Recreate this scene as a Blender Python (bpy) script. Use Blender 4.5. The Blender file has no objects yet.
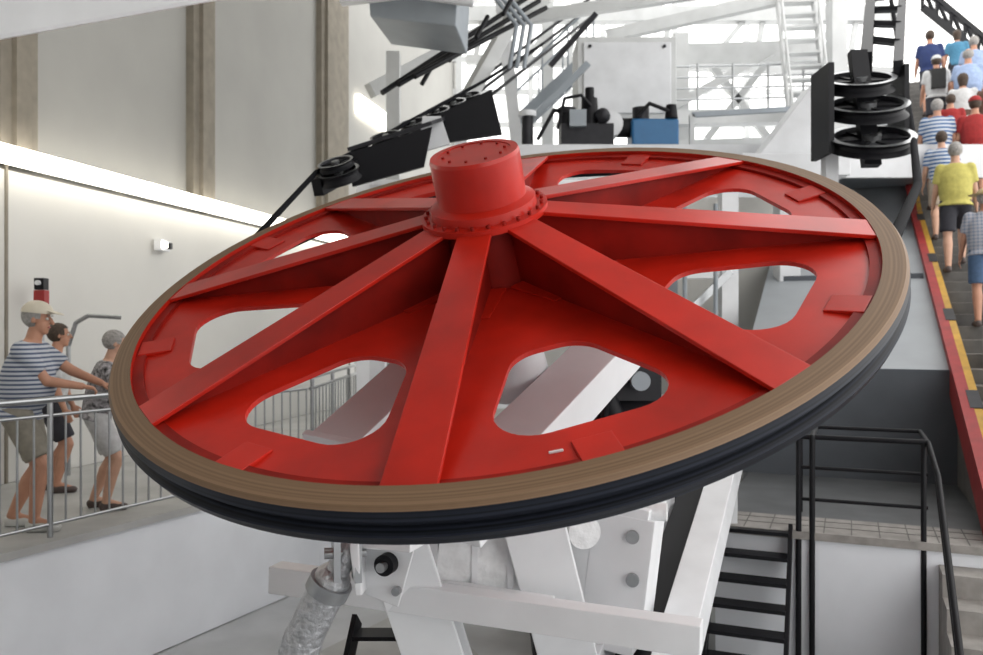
import bpy, bmesh, math, random
from mathutils import Vector as V, Matrix
random.seed(3)
sc=bpy.context.scene
EYE=1.6
Z3=V((0,0,1))
# ------------------------------------------------------------------ materials
MATS={}
def mat(name,col,rough=.5,metal=0.0,var=.06,scale=6.0,bump=0.0,emit=0.0,coat=0.0,spec=.5):
    if name in MATS: return MATS[name]
    m=bpy.data.materials.new(name); m.use_nodes=True; nt=m.node_tree; n=nt.nodes; l=nt.links
    b=n['Principled BSDF']; b.inputs['Roughness'].default_value=rough; b.inputs['Metallic'].default_value=metal
    b.inputs['Specular IOR Level'].default_value=spec
    tc=n.new('ShaderNodeTexCoord'); no=n.new('ShaderNodeTexNoise'); no.inputs['Scale'].default_value=scale
    no.inputs['Detail'].default_value=5; l.new(tc.outputs['Object'],no.inputs['Vector'])
    cr=n.new('ShaderNodeValToRGB'); cr.color_ramp.elements[0].position=.3; cr.color_ramp.elements[1].position=.7
    cr.color_ramp.elements[0].color=tuple(max(0,c*(1-var*1.5)) for c in col)+(1,)
    cr.color_ramp.elements[1].color=tuple(min(1,c*(1+var)) for c in col)+(1,)
    l.new(no.outputs['Fac'],cr.inputs['Fac']); l.new(cr.outputs['Color'],b.inputs['Base Color'])
    if bump:
        bp=n.new('ShaderNodeBump'); bp.inputs['Strength'].default_value=bump; bp.inputs['Distance'].default_value=.02
        l.new(no.outputs['Fac'],bp.inputs['Height']); l.new(bp.outputs['Normal'],b.inputs['Normal'])
    if emit:
        b.inputs['Emission Color'].default_value=tuple(col)+(1,); b.inputs['Emission Strength'].default_value=emit
    if coat: b.inputs['Coat Weight'].default_value=coat
    MATS[name]=m; return m
def stripes(name,c1,c2,freq,thr=.5,axis='Z',rough=.8,check=None):
    if name in MATS: return MATS[name]
    m=bpy.data.materials.new(name); m.use_nodes=True; nt=m.node_tree; n=nt.nodes; l=nt.links
    b=n['Principled BSDF']; b.inputs['Roughness'].default_value=rough
    tc=n.new('ShaderNodeTexCoord'); sx=n.new('ShaderNodeSeparateXYZ'); l.new(tc.outputs['Object'],sx.inputs[0])
    def band(ax,fr,th):
        a=n.new('ShaderNodeMath'); a.operation='MULTIPLY'; a.inputs[1].default_value=fr; l.new(sx.outputs[ax],a.inputs[0])
        f=n.new('ShaderNodeMath'); f.operation='FRACT'; l.new(a.outputs[0],f.inputs[0])
        g=n.new('ShaderNodeMath'); g.operation='GREATER_THAN'; g.inputs[1].default_value=th; l.new(f.outputs[0],g.inputs[0]); return g
    g=band(axis,freq,thr)
    mx=n.new('ShaderNodeMix'); mx.data_type='RGBA'; mx.inputs[6].default_value=tuple(c1)+(1,); mx.inputs[7].default_value=tuple(c2)+(1,)
    if check:
        g2=band('X',freq,thr); ad=n.new('ShaderNodeMath'); ad.operation='ADD'; l.new(g.outputs[0],ad.inputs[0]); l.new(g2.outputs[0],ad.inputs[1])
        h=n.new('ShaderNodeMath'); h.operation='MULTIPLY'; h.inputs[1].default_value=.5; l.new(ad.outputs[0],h.inputs[0]); g=h
    l.new(g.outputs[0],mx.inputs[0]); l.new(mx.outputs[2],b.inputs['Base Color'])
    MATS[name]=m; return m
def ringmat(name,c1,c2,freq=60,rough=.5,spec=.4):
    m=bpy.data.materials.new(name); m.use_nodes=True; nt=m.node_tree; n=nt.nodes; l=nt.links
    b=n['Principled BSDF']; b.inputs['Roughness'].default_value=rough; b.inputs['Specular IOR Level'].default_value=spec
    tc=n.new('ShaderNodeTexCoord'); sx=n.new('ShaderNodeSeparateXYZ'); l.new(tc.outputs['Object'],sx.inputs[0])
    cx=n.new('ShaderNodeCombineXYZ'); l.new(sx.outputs['X'],cx.inputs[0]); l.new(sx.outputs['Y'],cx.inputs[1])
    ln=n.new('ShaderNodeVectorMath'); ln.operation='LENGTH'; l.new(cx.outputs[0],ln.inputs[0])
    no=n.new('ShaderNodeTexNoise'); no.noise_dimensions='2D'; no.inputs['Scale'].default_value=freq; no.inputs['Detail'].default_value=3
    cc=n.new('ShaderNodeCombineXYZ'); l.new(ln.outputs['Value'],cc.inputs[0]); l.new(sx.outputs['Z'],cc.inputs[1])
    l.new(cc.outputs[0],no.inputs['Vector'])
    cr=n.new('ShaderNodeValToRGB'); cr.color_ramp.elements[0].position=.35; cr.color_ramp.elements[1].position=.65
    cr.color_ramp.elements[0].color=tuple(c1)+(1,); cr.color_ramp.elements[1].color=tuple(c2)+(1,)
    l.new(no.outputs['Fac'],cr.inputs['Fac']); l.new(cr.outputs['Color'],b.inputs['Base Color'])
    MATS[name]=m; return m

M_RED=mat('red_paint',(.45,.013,.005),.34,0,.20,2.2,spec=.38)
M_RED_SHADE=mat('red_paint_shaded',(.24,.008,.004),.55,0,.25,3,spec=.2)  # darker copy of the red, puts the shading between spokes into the colour
M_TAN=ringmat('worn_rubber_liner',(.135,.080,.043),(.20,.122,.068),freq=110,rough=.6)
M_RIM=ringmat('greased_steel_rim',(.002,.003,.005),(.014,.017,.028),freq=120,rough=.45,spec=.22)
M_CABLE=mat('steel_cable',(.008,.008,.010),.8,0,spec=.05)
M_WHITE=mat('white_steel_paint',(.74,.75,.77),.4,0,.04,3)
M_WHITE2=mat('offwhite_steel_paint',(.62,.63,.65),.45,0,.06,3)
M_ROOF=mat('roof_steel_paint',(.52,.53,.53),.5,0,.06,3)
M_WALL=mat('painted_plaster',(.58,.57,.54),.8,0,.05,.8)
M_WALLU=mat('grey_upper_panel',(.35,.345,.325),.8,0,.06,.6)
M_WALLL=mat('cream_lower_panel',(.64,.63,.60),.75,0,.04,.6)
M_WALLW=mat('white_parapet_paint',(.70,.72,.76),.7,0,.05,1.5,bump=.15)
M_CONC=mat('raw_concrete',(.235,.21,.17),.85,0,.10,5,bump=.2)
M_FLOOR=mat('grey_floor_paint',(.36,.36,.35),.6,0,.12,2)
M_FLOORL=mat('pit_floor_paint',(.46,.47,.48),.6,0,.08,2)
M_TILE=mat('landing_stone',(.25,.235,.22),.7,0,.15,9)
M_LAND=mat('landing_dark_floor',(.085,.09,.095),.6,0,.15,3)
M_BLUEG=mat('bluegrey_wall_paint',(.08,.09,.105),.7,0,.1,2)
M_RAMP=mat('light_ramp_paint',(.30,.32,.34),.6,0,.06,1.5)
M_BLACK=mat('black_steel',(.006,.006,.008),.5,.0,spec=.2)
M_DARK=mat('dark_grease',(.02,.02,.024),.5,.2,.2,spec=.3)
M_STEEL=mat('brushed_steel',(.38,.39,.40),.3,.9,.05,20)
M_FOIL=mat('foil_wrap',(.50,.51,.53),.32,.6,.15,30,bump=1.0)
M_PLASTIC=mat('plastic_wrap',(.80,.81,.82),.3,0,.08,14,bump=.6)
M_GREY=mat('grey_duct_paint',(.27,.30,.33),.5,0,.06,3)
M_BLUE=mat('blue_machine_paint',(.012,.11,.26),.4)
M_STEP=mat('stair_concrete',(.11,.105,.10),.8,0,.15,6)
M_YEL=mat('yellow_curb_paint',(.45,.25,.02),.6,0,.15,8)
M_CRED=mat('red_curb_paint',(.28,.015,.015),.6,0,.15,8)
M_TUBE=mat('fluorescent_tube',(1,.95,.84),.5,0,0,1,emit=6)
# ------------------------------------------------------------------ builder
class B:
    def __init__(s): s.v=[];s.f=[];s.m=[];s.s=[];s.mats=[]
    def mi(s,m):
        if m not in s.mats: s.mats.append(m)
        return s.mats.index(m)
    def add(s,vs,fs,m,sm=False):
        o=len(s.v); s.v+=[tuple(v) for v in vs]; k=s.mi(m)
        for f in fs: s.f.append(tuple(i+o for i in f)); s.m.append(k); s.s.append(sm)
    def hexa(s,c,m):
        s.add(c,[(3,2,1,0),(4,5,6,7),(0,1,5,4),(1,2,6,5),(2,3,7,6),(3,0,4,7)],m)
    def box(s,c,sz,m,R=None):
        c=V(c); h=[x/2 for x in sz]
        P=[V((x*h[0],y*h[1],z*h[2])) for z in(-1,1) for x,y in((-1,-1),(1,-1),(1,1),(-1,1))]
        if R is not None: P=[R@p for p in P]
        s.hexa([c+p for p in P],m)
    def beam(s,p0,p1,w,h,m,up=Z3):
        p0=V(p0);p1=V(p1);t=(p1-p0).normalized(); sd=t.cross(V(up))
        if sd.length<1e-4: sd=V((1,0,0))
        sd.normalize(); u=sd.cross(t)
        q=[(-1,-1),(1,-1),(1,1),(-1,1)]
        s.hexa([p0+sd*a*w/2+u*b*h/2 for a,b in q]+[p1+sd*a*w/2+u*b*h/2 for a,b in q],m)
    def ibeam(s,p0,p1,w,h,t,m,up=Z3):
        p0=V(p0);p1=V(p1);tt=(p1-p0).normalized(); sd=tt.cross(V(up)).normalized(); u=sd.cross(tt)
        s.beam(p0,p1,t,h-2*t,m,up)
        for k in(-1,1): s.beam(p0+u*k*(h-t)/2,p1+u*k*(h-t)/2,w,t,m,up)
    def cyl(s,p0,p1,r0,r1,m,n=16,cm=None):
        p0=V(p0);p1=V(p1);t=(p1-p0).normalized(); a=t.orthogonal().normalized(); b=t.cross(a)
        R=[[p+(a*math.cos(2*math.pi*i/n)+b*math.sin(2*math.pi*i/n))*r for i in range(n)] for p,r in((p0,r0),(p1,r1))]
        s.add(R[0]+R[1],[(i,(i+1)%n,n+(i+1)%n,n+i) for i in range(n)],m,True)
        s.add(R[0],[tuple(reversed(range(n)))],cm or m); s.add(R[1],[tuple(range(n))],cm or m)
    def sph(s,c,r,m,R=None,n=12,k=8):
        if not hasattr(r,'__len__'): r=(r,r,r)
        c=V(c); vs=[V((0,0,-r[2]))]
        for j in range(1,k):
            ph=-math.pi/2+math.pi*j/k
            for i in range(n):
                a=2*math.pi*i/n; vs.append(V((r[0]*math.cos(ph)*math.cos(a),r[1]*math.cos(ph)*math.sin(a),r[2]*math.sin(ph))))
        vs.append(V((0,0,r[2])))
        if R is not None: vs=[R@v for v in vs]
        fs=[(0,1+(i+1)%n,1+i) for i in range(n)]
        for j in range(k-2):
            for i in range(n): fs.append((1+j*n+i,1+j*n+(i+1)%n,1+(j+1)*n+(i+1)%n,1+(j+1)*n+i))
        L=len(vs)-1; o=1+(k-2)*n
        fs+=[(o+i,o+(i+1)%n,L) for i in range(n)]
        s.add([c+v for v in vs],fs,m,True)
    def caps(s,p0,p1,r0,r1,m,n=12):
        s.sph(p0,r0,m,n=n); s.sph(p1,r1,m,n=n)
        if (V(p1)-V(p0)).length>1e-4: s.cyl(p0,p1,r0,r1,m,n)
    def tube(s,pts,r,m,n=10):
        for a,b in zip(pts[:-1],pts[1:]): s.cyl(a,b,r,r,m,n)
        for p in pts[1:-1]: s.sph(p,r,m,n=n,k=6)
    def loft(s,rings,m,n=18):
        vs=[];fs=[]
        for c,ax,ay,rx,ry in rings:
            for i in range(n):
                a=2*math.pi*i/n; vs.append(V(c)+V(ax)*rx*math.cos(a)+V(ay)*ry*math.sin(a))
        for j in range(len(rings)-1):
            for i in range(n): fs.append((j*n+i,j*n+(i+1)%n,(j+1)*n+(i+1)%n,(j+1)*n+i))
        fs.append(tuple(reversed(range(n)))); fs.append(tuple(range(len(vs)-n,len(vs))))
        s.add(vs,fs,m,True)
    def lathe(s,prof,n=160,M=None):
        k=len(prof)
        for j in range(k):
            r0,h0,mm=prof[j]; r1,h1,_=prof[(j+1)%k]
            if mm is None: continue
            vs=[]
            for i in range(n):
                a=2*math.pi*i/n; vs+= [V((r0*math.cos(a),r0*math.sin(a),h0)),V((r1*math.cos(a),r1*math.sin(a),h1))]
            if M is not None: vs=[M@v for v in vs]
            s.add(vs,[(2*i,2*((i+1)%n),2*((i+1)%n)+1,2*i+1) for i in range(n)],mm,True)
    def addmesh(s,me,m,sm=True):
        s.add([v.co for v in me.vertices],[tuple(p.vertices) for p in me.polygons],m,sm)
    def mesh(s,name,recalc=True):
        me=bpy.data.meshes.new(name); me.from_pydata(s.v,[],s.f)
        for m in s.mats: me.materials.append(m)
        for i,p in enumerate(me.polygons): p.material_index=s.m[i]; p.use_smooth=s.s[i]
        if recalc:
            bm=bmesh.new(); bm.from_mesh(me); bmesh.ops.recalc_face_normals(bm,faces=bm.faces); bm.to_mesh(me); bm.free()
        return me
    def obj(s,name,M=None,bevel=0):
        o=bpy.data.objects.new(name,s.mesh(name)); sc.collection.objects.link(o)
        if M is not None: o.matrix_world=M
        if bevel:
            b=o.modifiers.new('bevel','BEVEL'); b.width=bevel; b.segments=2; b.limit_method='ANGLE'; b.angle_limit=math.radians(50)
        return o
def evalmesh(o):
    dg=bpy.context.evaluated_depsgraph_get(); dg.update()
    return bpy.data.meshes.new_from_object(o.evaluated_get(dg))
def remesh(b,vox,smooth=4,fac=.5):
    o=bpy.data.objects.new('tmp',b.mesh('tmp')); sc.collection.objects.link(o)
    r=o.modifiers.new('r','REMESH'); r.mode='VOXEL'; r.voxel_size=vox
    if smooth:
        m=o.modifiers.new('s','SMOOTH'); m.iterations=smooth; m.factor=fac
    me=evalmesh(o); bpy.data.objects.remove(o); return me

# ------------------------------------------------------------------ wheel pose (metres, relative to eye height)
C=V((.020,4.77,.318)); N=V((-.166,-.446,math.sqrt(1-.166**2-.446**2)))
YB=(V((0,1,0))-N*N.y).normalized(); XA=YB.cross(N).normalized()
WM=Matrix(((XA.x,YB.x,N.x,C.x),(XA.y,YB.y,N.y,C.y),(XA.z,YB.z,N.z,C.z),(0,0,0,1)))
TH0=-1.815
# ------------------------------------------------------------------ bullwheel
W=B()
cu=bpy.data.curves.new('pl','CURVE'); cu.dimensions='2D'; cu.fill_mode='BOTH'; cu.extrude=.012
def spl(pts):
    s=cu.splines.new('POLY'); s.points.add(len(pts)-1)
    for i,(x,y) in enumerate(pts): s.points[i].co=(x,y,0,1)
    s.use_cyclic_u=True
spl([(1.99*math.cos(2*math.pi*i/128),1.99*math.sin(2*math.pi*i/128)) for i in range(128)])
spl([(.2*math.cos(2*math.pi*i/32),.2*math.sin(2*math.pi*i/32)) for i in range(32)])
for k in range(8):
    a=TH0+math.pi/8+k*math.pi/4
    cr=.18; ri,ai,ro,bo=1.20,.045,1.505,.185; dl=math.degrees(math.atan((bo-ai)/(ro-ri)))
    pts=[]
    for x,y,s0,s1 in((ri,-ai,180,270+dl),(ro,-bo,270+dl,360),(ro,bo,0,90-dl),(ri,ai,90-dl,180)):
        pass
    # outline = hull of four circles (ri,+-ai),(ro,+-bo)
    for x,y,s0,s1 in((ri,-ai,180,270-dl),(ro,-bo,270-dl,360),(ro,bo,0,90+dl),(ri,ai,90+dl,180)):
        for j in range(10):
            t=math.radians(s0+(s1-s0)*j/9); pts.append((x+cr*math.cos(t),y+cr*math.sin(t)))
    spl([(x*math.cos(a)-y*math.sin(a),x*math.sin(a)+y*math.cos(a)) for x,y in pts])
co=bpy.data.objects.new('pl',cu); sc.collection.objects.link(co); pm=evalmesh(co); bpy.data.objects.remove(co)
W.addmesh(pm,M_RED,False)
W.lathe([(1.975,-.11,M_RED),(1.975,.055,M_TAN),(2.075,.05,M_TAN),(2.090,.03,M_RIM),(2.096,-.012,M_RIM),(2.06,-.032,M_RIM),(2.06,-.058,M_RIM),(2.100,-.08,M_RIM),(2.08,-.128,M_RIM),(1.98,-.135,M_RIM)])
W.lathe([(1.92,.012,M_RED_SHADE),(1.92,.03,M_RED_SHADE),(1.975,.03,None),(1.975,.012,None)])
for k in range(8):
    a=TH0+k*math.pi/4; ca,sa=math.cos(a),math.sin(a)
    def L(r,t,h): return (r*ca-t*sa,r*sa+t*ca,h)
    r0,r1=.27,1.972; h0,h1=.36,.052; w0,w1=.088,.110; th=.022
    W.hexa([L(r0,-w0,h0-th),L(r1,-w1,h1-th),L(r1,w1,h1-th),L(r0,w0,h0-th),L(r0,-w0,h0),L(r1,-w1,h1),L(r1,w1,h1),L(r0,w0,h0)],M_RED)
    W.hexa([L(r0,-.03,0),L(r1,-.03,0),L(r1,.03,0),L(r0,.03,0),L(r0,-.03,h0-th),L(r1,-.03,h1-th),L(r1,.03,h1-th),L(r0,.03,h0-th)],M_RED_SHADE)
    W.hexa([L(.3,-.11,.012),L(.62,-.07,.012),L(.62,.07,.012),L(.3,.11,.012),L(.3,-.11,.03),L(.62,-.07,.02),L(.62,.07,.02),L(.3,.11,.03)],M_RED)
    b2=a+math.pi/8-.03; ca,sa=math.cos(b2),math.sin(b2)
    W.hexa([L(1.79,-.08,.012),L(1.96,-.08,.012),L(1.96,.08,.012),L(1.79,.08,.012),L(1.79,-.08,.022),L(1.96,-.08,.036),L(1.96,.08,.036),L(1.79,.08,.022)],M_RED)
W.lathe([(.29,.0,M_RED_SHADE),(.255,.36,None)],n=64)
W.lathe([(.2,.335,None),(.345,.335,M_RED),(.345,.37,M_RED),(.290,.37,M_RED),(.285,.415,M_RED),(.241,.435,M_RED),(.241,.665,M_RED),(.234,.685,M_RED),(.195,.685,M_RED),(.195,.680,M_RED),(.0001,.680,None)],n=72)
for i in range(24):
    t=2*math.pi*i/24; W.cyl((.318*math.cos(t),.318*math.sin(t),.365),(.318*math.cos(t),.318*math.sin(t),.387),.011,.011,M_RED_SHADE,6)
for i in range(10):
    t=2*math.pi*i/10; W.cyl((.165*math.cos(t),.165*math.sin(t),.675),(.165*math.cos(t),.165*math.sin(t),.690),.009,.009,M_RED_SHADE,6)
W.cyl((0,0,-.35),(0,0,0),.16,.16,M_DARK,32)
W.box((.07,-1.83,.018),(.055,.006,.012),M_WHITE)
W.obj('cable_car_bullwheel',WM,bevel=.003)

# ------------------------------------------------------------------ support frame under wheel
S=B()
def wl(x,y,h): return WM@V((x,y,h))
S.cyl(wl(0,0,-.3),wl(0,0,-.75),.17,.22,M_WHITE2,32)
Na=N
S.beam((-.20,3.98,-.90),(.95,5.6,.01),.32,.24,M_WHITE,up=Na)
S.beam((-.80,4.40,-.68),(.15,5.75,.24),.32,.24,M_WHITE,up=Na)
S.beam((-.81,4.39,-.69),(-.79,4.42,-.67),.36,.28,M_WHITE,up=Na)
S.beam((-.75,4.95,-.49),(.75,4.45,-.79),.2,.2,M_WHITE2,up=Na)
S.ibeam((-.46,4.15,-.99),(.02,4.75,-2.8),.30,.24,.03,M_WHITE,up=(0,1,.2))
S.ibeam((.20,4.25,-.92),(.68,4.85,-2.8),.30,.24,.03,M_WHITE,up=(0,1,.2))
S.beam((-1.13,4.43,-1.30),(.92,3.72,-1.36),.12,.14,M_WHITE)
S.beam((-.30,4.3,-1.30),(.3,4.1,-1.33),.05,.06,M_WHITE)
RB=Matrix.Rotation(-.35,3,'Z')
S.hexa([(-.58,3.88,-1.22),(-.42,3.82,-1.26),(-.42,3.86,-1.26),(-.58,3.92,-1.22),(-.60,3.88,-.94),(-.33,3.78,-.94),(-.33,3.82,-.94),(-.60,3.92,-.94)],M_WHITE)
S.hexa([(-.60,3.74,-1.18),(-.57,3.74,-1.18),(-.57,3.90,-1.20),(-.60,3.90,-1.20),(-.62,3.70,-.94),(-.58,3.70,-.94),(-.58,3.90,-.94),(-.62,3.90,-.94)],M_WHITE)
S.box((-.47,3.84,-.95),(.34,.24,.05),M_WHITE,RB)
S.cyl((-.46,3.84,-1.06),(-.48,3.78,-1.06),.048,.048,M_BLACK,20)
S.cyl((-.48,3.78,-1.06),(-.49,3.74,-1.06),.022,.022,M_STEEL,12)
S.cyl((-.42,3.82,-1.18),(-.43,3.79,-1.18),.02,.02,M_STEEL,12)
S.cyl((-.28,4.50,-1.19),(.26,4.52,-1.23),.24,.24,M_PLASTIC,32)
S.cyl((-.32,4.50,-1.19),(-.27,4.50,-1.19),.27,.27,M_WHITE2,32)
for x in(-.1,.08): S.cyl((x,4.51,-1.21),(x+.03,4.51,-1.21),.252,.252,M_WHITE,32)
S.cyl((-.24,4.35,-1.02),(-.22,4.30,-1.03),.04,.04,M_BLACK,16)
RH=Matrix.Rotation(-.397,3,'Z')@Matrix.Rotation(.12,3,'Y')
S.box((.70,4.85,-1.35),(.42,.5,.80),M_WHITE,RH)
S.box((.68,4.60,-1.35),(.34,.03,.68),M_WHITE,RH)
for zz in(-1.12,-1.35,-1.58): S.cyl((.77,4.60,zz),(.75,4.53,zz),.036,.036,M_STEEL,18); 
S.cyl((.47,4.75,-1.0),(.95,4.6,-1.0),.05,.05,M_PLASTIC,16)
S.cyl((.48,4.66,-1.10),(.50,4.56,-1.10),.09,.09,M_PLASTIC,24)
S.beam((2.05,7.3,-1.1),(.72,3.9,-2.0),.20,.26,M_WHITE2)
S.beam((1.45,6.9,-1.15),(.25,3.9,-2.05),.14,.22,M_WHITE2)
S.beam((1.75,7.1,-1.2),(.48,3.9,-2.08),.22,.05,M_BLACK)  # added black strip paints in the dark gap between the two sloping beams
for x,y in((1.95,7.0),(1.35,6.6),(.85,4.2)): S.beam((x,y,-2.8),(x,y,-1.2 if y>5 else -1.95),.12,.12,M_WHITE2)
S.obj('bullwheel_support_frame',bevel=.006)

A=B()
pts=[V((-.64,3.8,-1.0)),V((-.72,3.83,-1.14)),V((-.86,3.88,-1.42)),V((-1.0,3.95,-1.9)),V((-1.15,4.0,-2.8))]
for (a,b,r0,r1) in((0,1,.05,.06),(1,2,.085,.09),(2,3,.092,.10),(3,4,.11,.12)): A.caps(pts[a],pts[b],r0,r1,M_FOIL,20)
A.cyl(pts[1],pts[1]+(pts[2]-pts[1])*.2,.10,.10,M_STEEL,24)
A.box((-.60,3.78,-1.02),(.03,.12,.20),M_STEEL,Matrix.Rotation(.3,3,'Z')); A.box((-.69,3.77,-1.02),(.03,.10,.20),M_STEEL,Matrix.Rotation(.3,3,'Z'))
A.cyl((-.74,3.76,-1.0),(-.56,3.80,-1.0),.025,.025,M_STEEL,14)
A.obj('foil_wrapped_hydraulic_cylinder')

# ------------------------------------------------------------------ shell
F=B(); F.box((1,7,-2.85),(20,24,.1),M_FLOORL); F.obj('floor')
def ex(Y): return -6.44+.49*Y
def wx(Y): return -6.97+.228*Y
P=B()
Y0,Y1,Y2=-2.0,9.3,19
for (a,b_,xa,xb,z0,z1,m) in((Y0,Y1,ex(Y0),ex(Y1),-2.79,-1.66,M_WALLW),(Y0,Y1,ex(Y0)+.04,ex(Y1)+.04,-1.66,-1.6,M_FLOOR),(Y1,Y2,ex(Y1),ex(Y1),-2.79,-1.66,M_WALLW),(Y1,Y2,ex(Y1)+.04,ex(Y1)+.04,-1.66,-1.6,M_FLOOR)):
    P.hexa([(wx(a)+.02,a,z0),(xa,a,z0),(xb,b_,z0),(wx(b_)+.02,b_,z0),(wx(a)+.02,a,z1),(xa,a,z1),(xb,b_,z1),(wx(b_)+.02,b_,z1)],m)
P.obj('viewing_platform')
P=B(); P.box((.0,-.2,-2.2),(7,3.4,1.19),M_WALLW); P.obj('camera_side_platform')
P=B(); 
P.hexa([(-1.75,6.2,-2.8),(-1.0,4.4,-2.8),(.3,5.6,-2.8),(-.6,8.2,-2.8),(-1.75,6.2,-2.6),(-1.0,4.4,-2.6),(.3,5.6,-2.6),(-.6,8.2,-2.6)],M_FLOOR); P.obj('machine_plinth',bevel=.01)
K=B()
for i in range(5): K.box((-.75+.03*i,4.5+.17*i,-2.55+.17*i),(.42,.16,.025),M_BLACK)
for x in(-.96,-.54): K.beam((x,4.4,-2.75),(x+.13,5.25,-1.8),.03,.14,M_BLACK)
K.obj('black_steel_steps')
def wallseg(b,Ya,Yb,z0,z1,off,m,t=.3):
    d=V((.228,1,0)).normalized(); nn=V((d.y,-d.x,0))
    a=V((wx(Ya),Ya,0))+nn*off; c=V((wx(Yb),Yb,0))+nn*off
    q=[a-nn*t,a,c,c-nn*t]; b.hexa([v+Z3*z0 for v in q]+[v+Z3*z1 for v in q],m)
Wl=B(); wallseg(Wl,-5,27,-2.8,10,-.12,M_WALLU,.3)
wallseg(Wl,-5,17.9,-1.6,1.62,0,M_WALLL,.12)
for a,c in((8.65,9.15),(12.05,12.6),(16.3,17.6)):
    wallseg(Wl,a,c,1.7,10,.0,M_CONC,.14); wallseg(Wl,a+.15,c-.15,1.7,10,.06,M_CONC,.1)
for y in (8.7,17.6): wallseg(Wl,y,y+.03,-1.6,1.7,.02,M_CONC,.05)
Wl.obj('wall_left')
T=B()
for i in range(10):
    y=5.7+i*1.24; d=V((.228,1,0)).normalized(); nn=V((d.y,-d.x,0))
    a=V((wx(y),y,1.74))+nn*.16; c=V((wx(y+1.22),y+1.22,1.74))+nn*.16
    T.cyl(a,c,.10,.10,M_TUBE,12)
    T.beam(a-nn*.13,c-nn*.13,.06,.14,M_WHITE)
T.obj('fluorescent_light_strip')
T=B()
wallseg(T,18.2,20.4,4.6,5.0,-.0,M_TUBE,.1); T.obj('fluorescent_light_strip.001')
T=B(); T.box((-4.34,11.2,1.08),(.10,.30,.14),M_WHITE); T.box((-4.27,11.1,1.08),(.05,.10,.07),M_TUBE); T.box((-4.27,11.28,1.08),(.05,.07,.08),M_BLACK); T.obj('emergency_lamp')
T=B(); T.cyl((-4.66,8.8,-1.6),(-4.66,8.8,.25),.03,.03,M_STEEL); T.box((-4.66,8.8,.45),(.10,.10,.12),M_BLACK); T.box((-4.66,8.8,.31),(.11,.10,.15),M_CRED); T.cyl((-4.66,8.75,.46),(-4.66,8.71,.46),.025,.025,M_WHITE2); T.obj('signal_call_box')
T=B(); T.tube([V((-4.58,9.2,-1.6)),V((-4.58,9.2,-.2)),V((-4.50,9.2,.05)),V((-4.36,9.2,.13)),V((-4.05,9.3,.11))],.025,M_STEEL); T.obj('curved_handrail')
T=B(); T.box((1.95,13.15,-.4),(7.5,.3,4.78),M_WALL); T.obj('wall_back')
T=B(); T.box((3.7,15.6,2.65),(7.6,5.3,.2),M_GREY); T.box((3.7,12.9,2.52),(7.6,.1,.5),M_WHITE2); 
for x in(.2,3.5,6.2): T.beam((x,17.8,-2.79),(x,17.8,2.55),.3,.3,M_WHITE2)
T.obj('machine_deck')
T=B(); T.box((-2.0,5.5,7.6),(12,22,.25),M_WALL); T.obj('sky_block_ceiling')  # unseen slab added overhead so the sky does not light everything evenly
T=B(); T.box((-2.5,-5.2,2.4),(11,.25,10.4),M_WALL); T.obj('light_block_wall_rear')  # unseen wall added behind the camera to cut frontal light

T=B()
for x in(-1.7,-.4,1.4,3.2): T.beam((x,11.5,-2.8),(x,11.5,2.0),.22,.22,M_WHITE)
for z in(-1.0,.75,1.9): T.beam((-1.8,11.5,z),(3.3,11.5,z),.14,.18,M_WHITE)
T.beam((-1.7,11.4,-1.0),(-.4,11.4,.75),.1,.1,M_STEEL); T.beam((1.4,11.4,-1),(3.2,11.4,.75),.1,.1,M_STEEL)
for x in(1.9,2.5,2.9): T.cyl((x,11.0,-2.8),(x,11.0,1.6),.03,.03,M_GREY,10)
T.box((2.3,12.6,.1),(.9,.1,1.2),M_GREY); T.box((2.3,12.54,.25),(.7,.02,.5),M_DARK)
T.obj('white_column_frame')
T=B()
T.box((1.0,7.6,-1.9),(1.3,.9,1.8),M_DARK); T.cyl((.72,7.2,-.75),(.70,7.05,-.77),.13,.13,M_RED,24); T.cyl((1.1,7.3,-.9),(.9,7.3,-.4),.10,.10,M_BLACK,16)
T.cyl((.4,7.6,-1),(1.5,7.6,-.75),.25,.25,M_DARK,24); T.tube([V((.9,7.2,-1)),V((1.0,7.1,-.5)),V((1.2,7.3,-.3)),V((1.4,7.6,-1))],.03,M_BLACK)
T.box((1.25,7.4,-.45),(.4,.3,.35),M_DARK); T.cyl((1.25,7.2,-.45),(1.25,7.1,-.45),.08,.08,M_GREY,20); T.box((.9,7.0,-.95),(.5,.1,.2),M_WHITE2)
T.obj('drive_motor')

# ------------------------------------------------------------------ right side on the station grid
d2=V((.387,.922,0)); e2=V((.922,-.387,0)); A0=V((2.4,6.7,0))
def G(s,q,z): return A0+e2*s+d2*q+Z3*z
def gbox(b,s0,s1,q0,q1,z0,z1,m): b.hexa([G(s0,q0,z0),G(s1,q0,z0),G(s1,q1,z0),G(s0,q1,z0),G(s0,q0,z1),G(s1,q0,z1),G(s1,q1,z1),G(s0,q1,z1)],m)
QK=8.5; SL2=.52
def zc(q): return -1.427+.387*q if q<QK else -1.427+.387*QK+SL2*(q-QK)
SC=1.4
T=B(); gbox(T,-.62,4.6,0,2.7,-2.79,-1.66,M_WALLW); gbox(T,-.64,SC,-.03,.55,-1.66,-1.6,M_TILE); gbox(T,-.64,SC,.55,2.66,-1.66,-1.6,M_LAND)
for i in range(1,3): gbox(T,-.64,SC,.2*i,.2*i+.008,-1.6,-1.597,M_STEP)
for i in range(0,10): gbox(T,-.6+.2*i,-.592+.2*i,0,.55,-1.6,-1.597,M_STEP)
T.obj('landing')
T=B()
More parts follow.
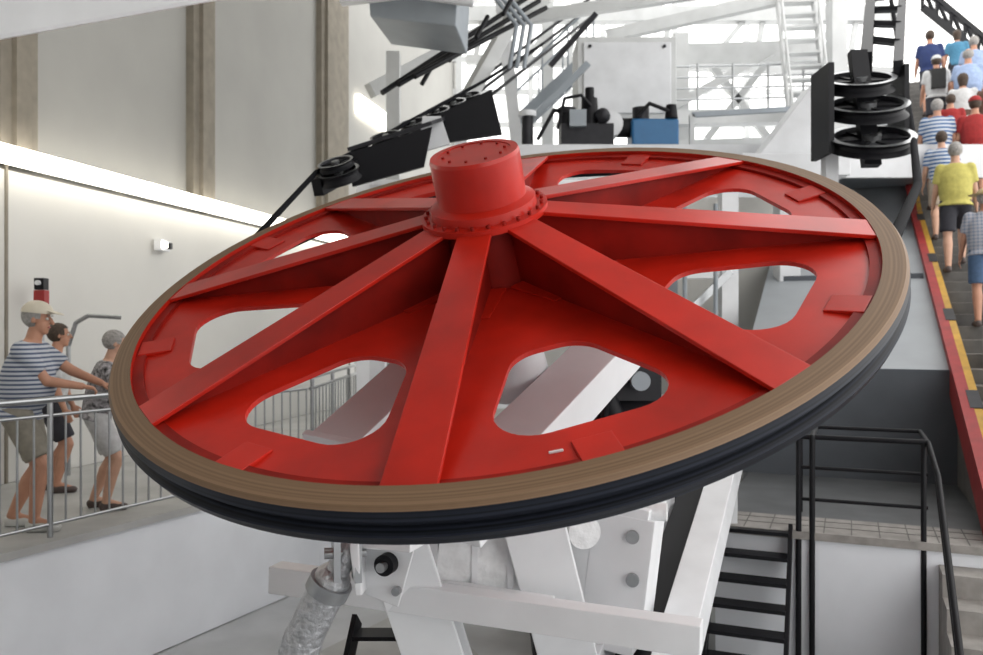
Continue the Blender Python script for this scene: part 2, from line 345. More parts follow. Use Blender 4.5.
for q0,q1 in((2.7,QK),(QK,17)):
    T.hexa([G(-.7,q0,-2.79),G(SC,q0,-2.79),G(SC,q1,-2.79),G(-.7,q1,-2.79),G(-.7,q0,zc(q0)-.05),G(SC,q0,zc(q0)-.05),G(SC,q1,zc(q1)-.05),G(-.7,q1,zc(q1)-.05)],M_RAMP)
gbox(T,-.7,SC,2.66,2.70,-1.6,zc(2.7)-.05,M_BLUEG)
gbox(T,-.5,SC-.1,5.5,5.6,zc(5.5)-.05,zc(5.5)+.02,M_BLUEG)
T.obj('sloping_ramp')
T=B(); q=0.0; run=.37
while q<17:
    zt=zc(q+run)-.14
    gbox(T,SC,SC+3.4,q,q+run,max(-2.79,zt-1.5),zt,M_STEP); gbox(T,SC,SC+3.4,q,q+.05,zt,zt+.004,M_TILE)
    q+=run
T.obj('public_staircase')
T=B()
for q0,q1 in((0.1,QK),(QK,17)):
    def seg(s0,s1,a,b,m): T.hexa([G(s0,q0,zc(q0)+a),G(s1,q0,zc(q0)+a),G(s1,q1,zc(q1)+a),G(s0,q1,zc(q1)+a),G(s0,q0,zc(q0)+b),G(s1,q0,zc(q0)+b),G(s1,q1,zc(q1)+b),G(s0,q1,zc(q1)+b)],m)
    seg(SC-.07,SC,-.3,.02,M_CRED); seg(SC-.07,SC+.03,.02,.05,M_CRED); seg(SC+.0,SC+.10,-.3,.045,M_YEL)
    for k in range(8):
        if k%2:
            qa=q0+(q1-q0)*(k+.5)/8; qb=qa+.35
            T.hexa([G(SC-.0,qa,zc(qa)-.1),G(SC+.105,qa,zc(qa)-.1),G(SC+.105,qb,zc(qb)-.1),G(SC-.0,qb,zc(qb)-.1),G(SC,qa,zc(qa)+.055),G(SC+.105,qa,zc(qa)+.055),G(SC+.105,qb,zc(qb)+.055),G(SC,qb,zc(qb)+.055)],M_DARK)
T.obj('red_yellow_stair_curb')
T=B()
for k in range(8):
    zt=max(-2.78,-1.6-.16*(k+1)); gbox(T,1.0,3.4,-.28*(k+1),-.28*k,-2.79,zt,M_TILE)
T.obj('concrete_steps')
T=B()
a=G(SC+.28,.3,zc(.3)-.14); b=G(SC+.28,2.9,zc(2.9)-.14)
for f in(0,.33,.66,1):
    p0=a.lerp(b,f); T.cyl(p0,p0+Z3*.85,.02,.02,M_STEEL)
for h in(.85,.6,.35): T.tube([a+Z3*h,b+Z3*h],.02,M_STEEL)
T.obj('steel_handrail')
T=B()
for i in range(8):
    gc=G(-.33,-.02-.11*i,-1.62-.17*i); T.box(gc,(.56,.17,.03),M_BLACK,Matrix.Rotation(-.397,3,'Z'))
for s in(-.62,-.04): T.beam(G(s,.03,-1.58),G(s,-.80,-2.8),.03,.12,M_BLACK)
T.obj('black_ship_ladder')
T=B(); r=.02
zt=-.86
def gt(pts,rr=r): T.tube([G(*p) for p in pts],rr,M_BLACK)
gt([(-.62,.6,-1.0),(-.62,.0,-1.03),(-.64,-.8,-2.2)])
gt([(-.62,.0,-1.6),(-.62,.0,-1.03)]); gt([(-.62,.6,-1.6),(-.62,.6,-1.0)])
gt([(-.62,.6,-1.0),(.0,.6,-.95)],.015)
gt([(.0,.75,zt),(.02,.02,zt),(.02,-.05,-2.79)],.022); gt([(.12,.75,zt),(.12,.0,zt),(.12,-.05,-2.79)],.022)
gt([(.02,.02,zt),(.93,.02,zt)]); gt([(.02,.02,-1.10),(.93,.02,-1.10)],.014); gt([(.02,.02,-1.35),(.93,.02,-1.35)],.014)
gt([(.0,.75,zt),(.93,.75,zt),(.93,.02,zt)],.016); gt([(.0,.75,-1.6),(.0,.75,zt)],.016)
gt([(.90,.02,zt),(.90,-.02,-2.79)],.02)
gt([(.93,.02,zt),(.97,-.3,zt-.2),(.97,-1.9,zt-1.2),(.97,-1.9,-2.7)]); gt([(.97,-.2,-1.12),(.97,-1.9,-2.2)],.014)
T.obj('black_safety_railing')

# ------------------------------------------------------------------ left railing
T=B()
def pe(Y,off=0): return V((ex(Y)-.10,Y,-1.6))
ys=[3.6+.12*i for i in range(48)]
for i,y in enumerate(ys):
    p0=pe(y)
    if i%12==0: T.cyl(p0,p0+Z3*1.03,.022,.022,M_STEEL,12)
    else: T.cyl(p0+Z3*.1,p0+Z3*.93,.009,.009,M_STEEL,8)
T.tube([pe(3.5)+Z3*1.05,pe(9.25)+Z3*1.05],.026,M_STEEL); T.tube([pe(3.5)+Z3*.93,pe(9.25)+Z3*.93],.014,M_STEEL); T.tube([pe(3.5)+Z3*.1,pe(9.25)+Z3*.1],.014,M_STEEL)
T.obj('steel_balustrade')
T=B()
X9=ex(9.3)-.1
for i in range(40):
    y=9.4+.2*i; p0=V((X9,y,-1.6))
    if i%6==0: T.cyl(p0,p0+Z3*1.03,.022,.022,M_STEEL,12)
    else: T.cyl(p0+Z3*.1,p0+Z3*.93,.009,.009,M_STEEL,8)
for h in(1.05,.93,.1): T.tube([V((X9,9.3,-1.6+h)),V((X9,17.3,-1.6+h))],.02,M_STEEL)
T.obj('steel_balustrade.001')

# ------------------------------------------------------------------ upper structure
T=B()
T.hexa([(-1.43,10,3.66),(-.40,9.6,3.40),(-.30,10.6,3.40),(-1.3,11,3.66),(-1.5,10,4.6),(-.35,9.6,4.6),(-.25,10.6,4.6),(-1.35,11,4.6)],M_GREY)
T.tube([V((-1.75,10,3.84)),V((-.9,9.55,3.76)),V((-.2,9.5,3.64))],.06,M_WHITE2); T.beam((-.8,10.3,4.5),(-.8,10.3,7.5),.1,.1,M_WHITE2)
T.obj('hanging_cable_duct',bevel=.02)
T=B(); T.hexa([(-3.9,4.6,1.33),(-.9,4.6,1.87),(-.9,5.8,2.55),(-3.9,5.8,1.99),(-3.9,4.6,2.2),(-.9,4.6,2.6),(-.9,5.8,2.9),(-3.9,5.8,2.5)],M_WHITE) 
for x,y,z in((-3.2,5.2,2.3),(-1.3,5.3,2.5)): T.beam((x,y,z),(x,y,7.5),.06,.06,M_STEEL)
T.obj('overhead_canopy_panel',bevel=.03)
T=B()
def bm_(a,b,w=.22,h=.3,m=M_ROOF): T.beam(a,b,w,h,m)
bm_((-.6,20,7.35),(9.5,20,7.35),.3,.35); bm_((-.6,20,6.3),(9.5,20,6.0),.2,.2)
for i in range(9): x=-.4+i*1.1; bm_((x,20,6.2),(x+(.9 if i%2 else .2),20,7.3),.12,.12)
bm_((2.6,18.5,5.85),(7.2,18.5,6.0),.3,.45); bm_((2.5,18.4,6.3),(7.2,17.0,6.9),.2,.25)
bm_((2.6,17,4.15),(7.2,17,4.25),.3,.28); bm_((2.6,16,3.35),(6.9,16,3.5),.2,.25)
bm_((0.55,16,2.75),(.1,16,6.9),.22,.22,M_WHITE); bm_((1.25,19,2.75),(1.25,19,7.3),.25,.25); bm_((4.0,18,2.75),(4.0,18,6.2),.3,.3); bm_((6.9,17,2.75),(6.9,17,7.5),.3,.35)
bm_((.2,15,5.4),(3.6,15,5.9),.15,.2); bm_((4.8,19,4.2),(6.2,19,6.0),.15,.15); bm_((6.2,19,4.2),(4.8,19,6.0),.15,.15)
bm_((3.3,17.5,4.3),(5.8,17.5,5.7),.14,.16)
for x in(-1,1.2,3.4,5.6,7.8,10): bm_((x,26,2.6),(x,26,12),.16,.2)
for z in(3.2,4.2,5.2,6.2,7.2,8.2,10): bm_((-1.5,26,z),(12,26,z),.12,.16)
bm_((-1,13.4,5.2),(1.2,19,7.6),.14,.2); bm_((-.5,12.8,3.2),(.5,13.5,5.2),.2,.2)
bm_((-2.0,14,3.9),(1.0,16,6.2),.2,.24); bm_((-1.5,13,2.0),(-1.5,13,4.2),.2,.2)
for k in range(4): T.tube([V((2.6,16.9,4.5+.22*k)),V((7.0,16.9,4.6+.22*k))],.02,M_STEEL)
for k in range(7): T.cyl((2.7+.7*k,16.9,4.2),(2.7+.7*k,16.9,5.25),.025,.025,M_STEEL,8)
bm_((3.3,14,3.0),(6.2,14,3.15),.1,.12); bm_((3.3,14,2.76),(3.3,14,3.5),.08,.08); bm_((5.0,14,2.76),(5.0,14,3.6),.08,.08); bm_((3.3,14,3.5),(5.0,14,3.6),.08,.08,M_GREY)
for k in range(3): T.tube([V((-.3,14+k,3.6+k*.5)),V((2.4,18,6.8+k*.2))],.03,M_DARK)
for k in range(3): T.tube([V((-.9+.12*k,11.5,4.9)),V((.0+.1*k,11.7,4.6)),V((.35+.1*k,11.8,4.2)),V((.25+.1*k,11.8,3.6))],.03,M_GREY)
bm_((.9,13,4.0),(1.6,13,4.8),.06,.08,M_DARK); bm_((.6,13.2,3.2),(1.5,13.2,4.1),.08,.1,M_GREY)
T.obj('roof_steel_framework')
# dark canopy truss over the upper staircase
T=B()
a0,a1=V((10.9,21.5,8.6)),V((13.6,22.5,7.2))
T.beam(a0,a1,.12,.14,M_BLACK); T.beam(a0-Z3*.5,a1-Z3*.5,.12,.14,M_BLACK)
for i in range(6): T.beam(a0.lerp(a1,i/6),a0.lerp(a1,(i+1)/6)-Z3*.5,.07,.07,M_BLACK); T.beam(a0.lerp(a1,i/6),a0.lerp(a1,i/6)-Z3*.5,.07,.07,M_BLACK)
T.beam(a1,(13.6,22.5,2.5),.16,.16,M_DARK)
T.obj('dark_canopy_truss')
T=B(); T.box((2.32,15,4.27),(1.70,.9,1.42),M_ROOF); T.box((2.32,14.53,4.27),(1.5,.03,1.22),M_WHITE2)
for x in(1.62,3.02): T.beam((x,15,2.75),(x,15,3.6),.14,.14,M_WHITE)
for x,z in((1.68,4.8),(2.95,4.8),(1.68,3.72),(2.95,3.72)): T.cyl((x,14.52,z),(x,14.49,z),.03,.03,M_DARK,10)
T.obj('white_control_cabin',bevel=.02)
def flight(name,a,b,n,wid,mm):
    T=B(); a=V(a);b=V(b); d=(b-a); h=V((d.x,d.y,0)).normalized(); sd=V((h.y,-h.x,0))
    for s in(-1,1): 
        T.beam(a+sd*s*wid/2,b+sd*s*wid/2,.05,.2,mm); T.tube([a+sd*s*wid/2+Z3*.9,b+sd*s*wid/2+Z3*.9],.025,mm)
        for i in range(0,n+1,3): q=a.lerp(b,i/n)+sd*s*wid/2; T.cyl(q,q+Z3*.9,.018,.018,mm,8)
    ang=math.atan2(h.y,h.x)
    for i in range(n): q=a.lerp(b,(i+.5)/n); T.box(q,(.25,wid,.04),mm,Matrix.Rotation(ang,3,'Z'))
    T.obj(name)
flight('steel_stair_flight',(.5,17.5,4.1),(2.2,17.5,5.7),10,1.2,M_GREY)
flight('steel_stair_flight.001',(6.0,15.8,2.9),(6.2,17.6,7.6),16,.7,M_ROOF)
T=B()
T.box((2.5,13.2,2.98),(.72,.5,.42),M_BLUE); T.cyl((2.2,13.2,3.1),(1.95,13.2,3.1),.15,.15,M_BLACK,20); T.cyl((2.75,13.0,3.2),(2.75,13.0,3.4),.1,.08,M_BLACK,16)
T.tube([V((2.2,12.95,3.2)),V((2.4,12.9,3.4)),V((2.7,12.95,3.3))],.03,M_BLACK); T.cyl((2.3,13.1,3.15),(2.3,13.1,3.38),.13,.13,M_DARK,16)
T.obj('blue_hydraulic_unit',bevel=.03)
T=B()
T.box((1.45,13.1,2.93),(.8,.5,.32),M_DARK); T.cyl((1.5,13,3.0),(1.5,13,3.5),.15,.12,M_BLACK,16); T.cyl((1.5,13,3.5),(1.5,13,3.66),.07,.07,M_BLACK,12); T.cyl((1.15,13,3.05),(1.15,13,3.35),.10,.14,M_DARK,16)
T.cyl((1.8,12.9,3.1),(1.8,13.3,3.1),.2,.2,M_WHITE2,20); T.tube([V((.7,12.9,2.85)),V((.95,12.9,3.3)),V((1.4,12.9,3.2))],.03,M_BLACK); T.cyl((.55,13,2.78),(.55,13,3.22),.09,.09,M_DARK,12); T.cyl((.55,13,3.22),(.55,13,3.3),.14,.14,M_WHITE2,12)
T.box((1.3,12.85,3.15),(.25,.2,.25),M_GREY); T.sph((1.68,12.85,3.2),.12,M_DARK); T.tube([V((1.0,12.85,3.0)),V((1.1,12.8,3.45)),V((1.35,12.8,3.5)),V((1.5,12.85,3.35))],.025,M_BLACK)
T.obj('hydraulic_pump')
T=B(); T.hexa([(3.75,12.0,2.4),(4.75,12.0,2.4),(4.75,12.5,2.4),(3.75,12.5,2.4),(4.55,12.0,3.45),(4.85,12.0,3.5),(4.85,12.5,3.5),(4.55,12.5,3.45)],M_WHITE2)
T.box((4.2,12.1,2.25),(1.5,.8,.3),M_WHITE2); T.beam((4.2,12.1,-2.79),(4.2,12.1,2.1),.3,.3,M_WHITE2)
T.obj('white_guard_panel',bevel=.015)

def sheave(b,c,n,r,w,m1=M_BLACK,m2=M_DARK):
    c=V(c); n=V(n).normalized()
    q=n.orthogonal().normalized(); p2=n.cross(q); Mx=Matrix(((q.x,p2.x,n.x,c.x),(q.y,p2.y,n.y,c.y),(q.z,p2.z,n.z,c.z),(0,0,0,1)))
    b.lathe([(r*.82,-w*.2,m2),(r*.82,w*.2,m2),(r*.85,w*.5,M_STEEL),(r,w*.5,m1),(r*.88,w*.15,m1),(r*.88,-w*.15,m1),(r,-w*.5,m1),(r*.85,-w*.5,m1)],n=40,M=Mx)
    b.cyl(c-n*w*.1,c+n*w*.1,r*.84,r*.84,m2,32); b.cyl(c-n*w*.6,c+n*w*.6,r*.22,r*.22,M_STEEL,16)
    for i in range(6):
        t=i*math.pi/3; b.beam(c+n*w*.12+(q*math.cos(t)+p2*math.sin(t))*r*.15,c+n*w*.12+(q*math.cos(t)+p2*math.sin(t))*r*.84,r*.12,w*.25,m1,up=n)
T=B()
ln=[V((-1.62,7.9,1.30)),V((-.05,12.4,3.35))]
T.beam(ln[0],ln[1],.10,.16,M_BLACK)
sheave(T,(-1.42,7.95,1.42),(-.2,-.45,.85),.20,.10); sheave(T,(-1.45,7.93,1.52),(-.2,-.45,.85),.17,.06)
for f in(.3,.45,.6,.72,.84): sheave(T,ln[0].lerp(ln[1],f)+V((.0,0,.14)),(-.2,-.45,.85),.17,.08)
def quad(p,t,m): 
    n=(V(p[1])-V(p[0])).cross(V(p[2])-V(p[0])).normalized()*t; T.hexa([V(x) for x in p]+[V(x)+n for x in p],m)
quad([(-1.40,8.6,1.42),(-.68,8.6,1.62),(-.60,8.6,2.02),(-1.45,8.6,1.75)],.05,M_BLACK)
quad([(-1.45,8.6,1.78),(-.60,8.6,2.05),(-.50,9.6,2.35),(-1.25,9.6,2.1)],.04,M_DARK)
quad([(-.55,9.5,2.05),(.12,9.5,2.15),(.0,9.5,2.65),(-.62,9.5,2.35)],.05,M_BLACK)
quad([(-.80,9.3,1.9),(-.45,9.3,2.0),(-.55,9.3,2.3),(-.75,9.3,2.3)],.05,M_WHITE2)
for k in range(3): T.tube([V((-1.35+.2*k,10.5,2.9+.1*k)),V((.6+.1*k,12.5,4.9-.1*k))],.035,M_BLACK)
for k in range(5): T.tube([V((-.9+.35*k,11,3.15+.3*k)),V((-.75+.35*k,11.2,3.5+.3*k))],.03,M_BLACK)
T.beam((-1.2,9,1.5),(-1.2,9,-2.79),.16,.16,M_WHITE2); T.beam((-.4,11.2,2.9),(-.4,11.2,-2.79),.16,.16,M_WHITE2)
T.obj('cable_sheave_train')
T=B()
for c,rr in(((4.02,9,1.97),.44),((4.02,9.1,2.34),.42),((3.98,9.2,2.64),.37)): sheave(T,c,(-.1,-.45,.88),rr,.13)
T.beam((4.0,8.95,1.7),(3.98,9.25,3.0),.18,.10,M_BLACK,up=(0,1,0)); T.box((3.58,9.2,2.32),(.06,.5,.95),M_BLACK); T.box((4.45,9.3,2.45),(.05,.4,.75),M_BLACK)
T.beam((4.1,9.3,2.9),(6.5,14.5,6.0),.12,.22,M_BLACK); T.beam((4.4,9.2,2.8),(6.9,14.2,6.0),.10,.18,M_DARK)
for f in(.15,.3,.45,.6,.75): a=V((4.1,9.3,2.95)).lerp(V((6.5,14.5,6.05)),f); b=V((4.4,9.2,2.85)).lerp(V((6.9,14.2,6.05)),f); T.beam(a,b,.12,.06,M_BLACK)
T.beam((3.7,9.3,2.0),(3.7,9.3,-2.79),.14,.14,M_WHITE2)
T.obj('deflection_sheave_stack')
T=B()
gR=WM@V((2.01,-.50,-.045)); gL=WM@V((-1.72,1.15,-.045))
mid=V((3.36,6.7,1.12))
T.tube([gR,mid,V((4.44,8.95,2.0)),V((7.0,15.0,6.1))],.034,M_CABLE)
T.tube([gL,V((-1.64,7.95,1.45)),V((-.10,12.4,3.6)),V((.9,15,5.0))],.024,M_CABLE)
T.obj('haul_rope')

# ------------------------------------------------------------------ people
SK=mat('skin_tanned',(.44,.22,.14),.55,0,.05,12); SKL=mat('skin_light',(.50,.29,.20),.55,0,.05,12)
H_GR=mat('hair_grey',(.30,.285,.27),.8,0,.2,40,bump=.4); H_BR=mat('hair_brown',(.05,.03,.018),.7,0,.3,40,bump=.4); H_BL=mat('hair_black',(.012,.011,.010),.6,0,.3,40,bump=.4)
M_EYE=mat('eye_white',(.7,.68,.65),.3); M_IRIS=mat('eye_iris',(.05,.03,.02),.3); M_LIP=mat('lip',(.33,.10,.09),.5)
SHOE=mat('shoe_leather',(.07,.05,.045),.6); SHOEW=mat('shoe_white',(.5,.5,.48),.6); CAPM=mat('cap_cloth',(.58,.53,.43),.8); STRAW=mat('straw_hat',(.48,.37,.20),.8,0,.15,60)
def ik(a,t,l1,l2,pole):
    a=V(a);t=V(t);d=t-a;L=min(d.length,l1+l2-.004); u=d.normalized(); x=(l1*l1-l2*l2+L*L)/(2*L); y=math.sqrt(max(0,l1*l1-x*x))
    p=V(pole); p=(p-u*p.dot(u)).normalized(); return a+u*x+p*y, a+u*L
def person(name,pos,face,h=1.72,skin=SK,shirt=None,lower=None,ltype='shorts',hair=H_GR,hs='short',hat=None,lean=.05,turn=0,pitch=0,lh=None,rh=None,step=0,stride=.06,fat=1.0,vox=.011,shoe=SHOE,bag=False,grip=False):
    yaw=math.atan2(-face[0],face[1]); sc_=h/1.75
    M=Matrix.Translation(V(pos))@Matrix.Rotation(yaw,4,'Z')@Matrix.Scale(sc_,4); Mi=M.inverted()
    X=V((1,0,0)); sp=V((0,math.sin(lean),math.cos(lean))); fw=V((0,math.cos(lean),-math.sin(lean)))
    hip=V((0,-.03-lean*.15,.93+step*.25))
    nb=hip+sp*.53; hc=nb+V((0,.03+math.sin(lean)*.08,.165))
    HR=Matrix.Rotation(turn,3,'Z')@Matrix.Rotation(-pitch,3,'X')
    b=B(); G1=B(); G2=B(); shoe_meshes=[]
    def ring(off,rx,ry,g=0,yo=0): return (hip+sp*off+fw*yo,X,fw,rx+g,ry+g)
    prof=[(-.08,.13,.095,0),(0,.165,.115,-.005),(.10,.15*(.5+.5*fat),.11*fat,.01*fat),(.22,.155*(.5+.5*fat),.115*fat,.015*fat),(.34,.168*(.7+.3*fat),.118*(.6+.4*fat),.008),(.43,.172,.105,0),(.49,.135,.085,-.005),(.535,.07,.06,0)]
    b.loft([ring(o,rx,ry,0,yo) for o,rx,ry,yo in prof],skin)
    b.caps(nb-sp*.02,hc-V((0,.015,.07)),.062,.055,skin)
    def hp(x,y,z): return hc+HR@V((x,y,z))
    b.sph(hp(0,-.012,.03),(.077,.096,.092),skin,HR); b.sph(hp(0,.018,-.045),(.058,.070,.072),skin,HR); b.sph(hp(0,.05,-.09),(.032,.03,.025),skin,HR)
    b.caps(hp(0,.086,.02),hp(0,.108,-.018),.010,.016,skin,8)
    for s in(-1,1): b.sph(hp(s*.080,-.005,.0),(.012,.022,.034),skin,HR,8,6)
    for s in(-1,1):
        hj=hip+V((s*.09,0,-.03)); ft=V((s*.10,stride*s,(step if s>0 else 0)))
        kn,an=ik(hj,ft+V((0,-.04,.085)),.44,.43,(s*.08,1,0))
        b.caps(hj,kn,.088,.058,skin); cf=kn.lerp(an,.3)+V((0,-.012,0)); b.caps(kn,cf,.056,.062,skin); b.caps(cf,an,.060,.038,skin)
        sh=B(); 
        b.caps(an,ft+V((s*.01,.10,.04)),.038,.034,skin)
        sh.sph(ft+V((0,-.055,.045)),(.042,.05,.045),shoe); sh.sph(ft+V((s*.006,.02,.045)),(.045,.10,.045),shoe); sh.sph(ft+V((s*.012,.105,.035)),(.048,.065,.035),shoe); sh.box(ft+V((s*.004,.03,.012)),(.075,.24,.022),shoe)
        shoe_meshes.append(remesh(sh,.012,3))
        if ltype=='shorts':
            e=hj.lerp(kn,.86); G2.cyl(hj,e,.115,.102,lower,16); G2.sph(hj,.115,lower)
        elif ltype=='trousers':
            e=kn.lerp(an,.93); G2.cyl(hj,kn,.112,.082,lower,16); G2.sph(hj,.112,lower); G2.sph(kn,.082,lower); G2.cyl(kn,e,.082,.062,lower,16)
    if ltype=='skirt':
        G2.loft([ring(.1,.155*(.5+.5*fat),.12*fat,.015),ring(0,.175,.13,.015),(hip+V((0,0,-.2)),X,V((0,1,0)),.215,.18),(hip+V((0,0,-.42)),X,V((0,1,0)),.25,.21)],lower)
    else:
        G2.loft([ring(o,rx,ry,.016,yo) for o,rx,ry,yo in prof[:3]],lower)
    G1.loft([ring(-.06,.172*(.6+.4*fat),.122*(.6+.4*fat),.024,0)]+[ring(o,rx,ry,.022,yo) for o,rx,ry,yo in prof[1:7]]+[ring(.525,.075,.065,.012)],shirt)
    for s,tg in((-1,lh),(1,rh)):
        sj=hip+sp*.455+X*s*.175
        t=Mi@V(tg) if tg is not None else V((s*.27,.10+lean*.3,.86+step*.2))
        el,wr=ik(sj,t,.285,.25,(s*.5,-1,-.4))
        b.sph(sj,.062,skin); b.caps(sj,el,.055,.042,skin); b.caps(el,wr,.043,.028,skin)
        e=sj.lerp(el,.72); G1.sph(sj,.080,shirt); G1.cyl(sj,e,.078,.072,shirt,14)
        fd=(wr-el).normalized()
        if tg is not None and grip: fd=(fd+V((0,.5,-.1))).normalized(); pn=V((0,0,1))
        else: pn=V((s*1.0,0,0))
        pn=(pn-fd*pn.dot(fd)).normalized(); ac=fd.cross(pn)
        if tg is None:
            if ac.y<0: ac=-ac
            th=ac
        else:
            th=ac if ac.x*s<0 else -ac
        RM=Matrix((ac,fd,pn)).transposed()
        b.sph(wr+fd*.048,(.040,.055,.017),skin,RM)
        curl=.75 if grip and tg is not None else .35
        for i,(o,lg) in enumerate(((-.030,.055),(-.010,.068),(.011,.072),(.031,.062))):
            p0=wr+fd*.085+th*o; d1=(fd*math.cos(curl)-pn*math.sin(curl)); p1=p0+d1*lg*.55; dd=(fd*math.cos(curl*2.2)-pn*math.sin(curl*2.2)); p2_=p1+dd*lg*.5
            b.caps(wr+fd*.06+th*o*.9,p0,.010,.0095,skin,8); b.caps(p0,p1,.0095,.0085,skin,8); b.caps(p1,p2_,.0085,.007,skin,8)
        q0=wr+fd*.03+th*.03; q1=q0+(fd*.6+th*.7-pn*.2).normalized()*.038; q2=q1+(fd*.9+th*.15-pn*.3).normalized()*.032
        b.caps(q0,q1,.013,.0105,skin,8); b.caps(q1,q2,.0105,.009,skin,8)
    out=B()
    out.addmesh(remesh(b,vox,2),skin); out.addmesh(remesh(G1,.016,4),shirt); out.addmesh(remesh(G2,.016,3),lower)
    for me in shoe_meshes: out.addmesh(me,shoe)
    for s in(-1,1):
        out.sph(hp(s*.030,.076,.012),(.014,.012,.010),M_EYE,HR,10,8); out.sph(hp(s*.030,.086,.012),.005,M_IRIS,HR,8,6)
        out.sph(hp(s*.031,.085,.036),(.020,.006,.005),hair,HR,8,6)
    out.sph(hp(0,.084,-.052),(.024,.007,.007),M_LIP,HR,10,6)
    hb=B(); hb.sph(V((0,-.02,.03)),(.092,.110,.106),hair,None,20,14)
    zl=-.06 if hs!='long' else -.2
    vs=[V(v) for v in hb.v]
    if hs=='long':
        vs=[V((v.x*1.05,v.y if v.z>0 else v.y*.9-.01,v.z if v.z>0 else v.z*2.3)) for v in vs]
    keep=[]
    for f in hb.f:
        c=sum((vs[i] for i in f),V())/len(f)
        if c.z<zl: continue
        if c.y>.045 and c.z<.078: continue
        if hs!='long' and c.y>.0 and c.z<.01: continue
        if hs=='bald' and c.z>.07: continue
        keep.append(f)
    out.add([hc+HR@v for v in vs],keep,hair,True)
    if hat:
        hm=hat[1]; 
        cb=B(); cb.sph(V((0,-.015,.05)),(.100,.118,.098),hm,None,20,12)
        kf=[f for f in cb.f if sum(cb.v[i][2] for i in f)/len(f)>.052]
        out.add([hc+HR@V(v) for v in cb.v],kf,hm,True)
        if hat[0]=='cap': out.sph(hp(0,.115,.066),(.068,.070,.008),hm,HR@Matrix.Rotation(-.2,3,'X'),14,6)
        else: out.sph(hp(0,-.01,.058),(.19,.20,.010),hm,HR,20,6)
    if bag:
        out.box(hip+V((.02,-.19,.30)),(.26,.14,.38),bag); out.tube([hip+V((-.1,-.12,.42)),hip+V((-.12,.0,.54)),hip+V((-.12,.13,.38))],.016,bag); out.tube([hip+V((.1,-.12,.42)),hip+V((.12,.0,.54)),hip+V((.12,.13,.38))],.016,bag)
    return out.obj(name,M)
navy=stripes('navy_white_stripes',(.44,.46,.50),(.07,.09,.15),30,.55)
blue_s=stripes('blue_white_stripes',(.48,.51,.55),(.04,.10,.24),16,.5)
plaid=stripes('pale_plaid',(.40,.40,.44),(.18,.22,.30),22,.6,check=True)
flor=mat('patterned_blouse',(.24,.23,.24),.8,0,.9,28)
def cloth(n,c): return mat('cloth_'+n,c,.85,0,.1,20,bump=.15)
KH=cloth('khaki',(.24,.22,.18)); DK=cloth('dark',(.025,.025,.033)); DEN=cloth('denim',(.06,.11,.20)); WH=cloth('white',(.52,.52,.52)); RD=cloth('red',(.28,.015,.015)); YL=cloth('yellow',(.46,.41,.11)); LB=cloth('lightblue',(.27,.35,.52)); NV=cloth('navy',(.015,.03,.11)); BG=cloth('beige',(.33,.27,.21)); BR=cloth('brown',(.10,.05,.035)); TQ=cloth('turquoise',(.06,.20,.32)); BAG=cloth('bag_black',(.02,.02,.02))
FZ=-1.6
def rail(Y): return V((ex(Y)-.10,Y,-.55+.03))
person('man_in_striped_shirt',(-3.68,6.75,FZ),(.97,.12),1.80,SK,navy,KH,'shorts',H_GR,'short',('cap',CAPM),lean=.17,turn=-.05,pitch=.1,
       lh=rail(7.0)+V((-.08,0,.05)),rh=rail(6.80)+V((-.07,0,.05)),fat=1.6,vox=.008,shoe=SHOEW,grip=True,stride=.12)
person('woman_in_patterned_blouse',(-3.42,7.5,FZ),(.85,.35),1.58,SKL,flor,WH,'shorts',H_GR,'short',None,lean=.22,turn=.1,pitch=.3,
       lh=rail(7.75)+V((-.10,0,.05)),rh=rail(7.4)+V((-.09,0,.05)),fat=1.3,vox=.008,grip=True)
person('man_in_dark_shorts',(-4.26,8.3,FZ),(.9,.3),1.64,SK,WH,DK,'shorts',H_BR,'short',None,lean=.1,turn=.1,fat=1.1,vox=.011)
def onst(name,X,Y,**k):
    rel=V((X,Y,0))-A0; q=rel.dot(d2); qi=math.floor(q/.37)*.37; z=zc(qi+.37)-.14
    pz=V((X,Y,0))+d2*((qi+.12)-q); 
    sl=.387 if q<QK else SL2
    return person(name,(pz.x,pz.y,z),(d2.x,d2.y),step=.37*sl*.98,stride=.15,vox=.014,**k)
onst('woman_in_yellow_shirt',6.12,11.2,h=1.70,skin=SKL,shirt=YL,lower=DK,hair=H_GR,fat=1.45)
onst('person_in_plaid_shirt',5.50,9.45,h=1.52,skin=SK,shirt=plaid,lower=DEN,hair=H_GR,hat=('sun',STRAW),lean=.15,fat=1.5)
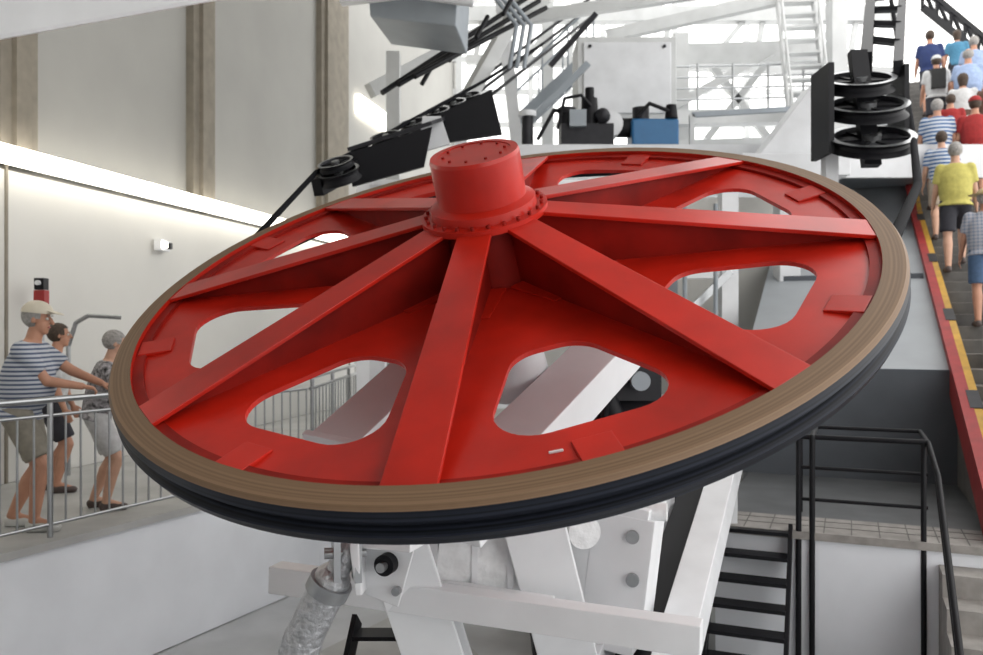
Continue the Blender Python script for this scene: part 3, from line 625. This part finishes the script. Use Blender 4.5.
onst('man_in_blue_striped_shirt',7.3,13.9,h=1.80,shirt=blue_s,lower=WH,hair=H_GR,hs='short',lean=.12,fat=1.5)
onst('woman_in_striped_top',6.72,12.7,h=1.6,skin=SKL,shirt=blue_s,lower=BG,hair=H_BR,lean=.1,fat=1.2)
onst('man_in_red_shirt',7.85,13.8,h=1.78,shirt=RD,lower=DK,hair=H_BR,lean=.1,hat=('cap',RD),fat=1.5)
onst('boy_in_red_shirt',8.05,14.9,h=1.55,shirt=RD,lower=DEN,hair=H_BR)
onst('woman_in_white_top',8.55,15.4,h=1.7,skin=SK,shirt=WH,lower=BR,ltype='skirt',hair=H_BR,hs='long',fat=1.2)
onst('man_in_light_blue_shirt',9.2,16.4,h=1.88,shirt=LB,lower=WH,hair=H_GR,hs='bald',fat=1.8)
onst('man_in_white_shirt',8.85,16.9,h=1.72,shirt=WH,lower=DK,hair=H_BR,hat=('cap',WH),fat=1.4,bag=BAG)
onst('man_in_navy_shirt',9.6,18.6,h=1.85,shirt=NV,lower=DK,hair=H_BR,fat=1.5)
onst('man_in_pale_shirt',10.0,17.6,h=1.78,shirt=LB,lower=BG,hair=H_GR,fat=1.5)
onst('woman_in_brown_top',8.95,15.3,h=1.62,shirt=BR,lower=TQ,hair=H_BL,hs='long')
onst('woman_in_turquoise_top',10.5,19.2,h=1.64,shirt=TQ,lower=DK,hair=H_BR,hs='long')

# ------------------------------------------------------------------ raise everything so platform floor is z=0
for o in sc.objects:
    if o.parent is None: o.location.z+=EYE
# ------------------------------------------------------------------ light & camera
w=bpy.data.worlds.new('World'); sc.world=w; w.use_nodes=True
bg=w.node_tree.nodes['Background']; bg.inputs[0].default_value=(1,.99,.97,1); bg.inputs[1].default_value=2.7
cam=bpy.data.cameras.new('Camera'); co=bpy.data.objects.new('Camera',cam); sc.collection.objects.link(co)
co.location=(0,0,EYE); co.rotation_euler=(math.radians(90),0,0); cam.sensor_width=36; cam.lens=36*850/983
cam.dof.use_dof=True; cam.dof.focus_distance=4.2; cam.dof.aperture_fstop=2.4
sc.camera=co
sc.view_settings.view_transform='Standard'
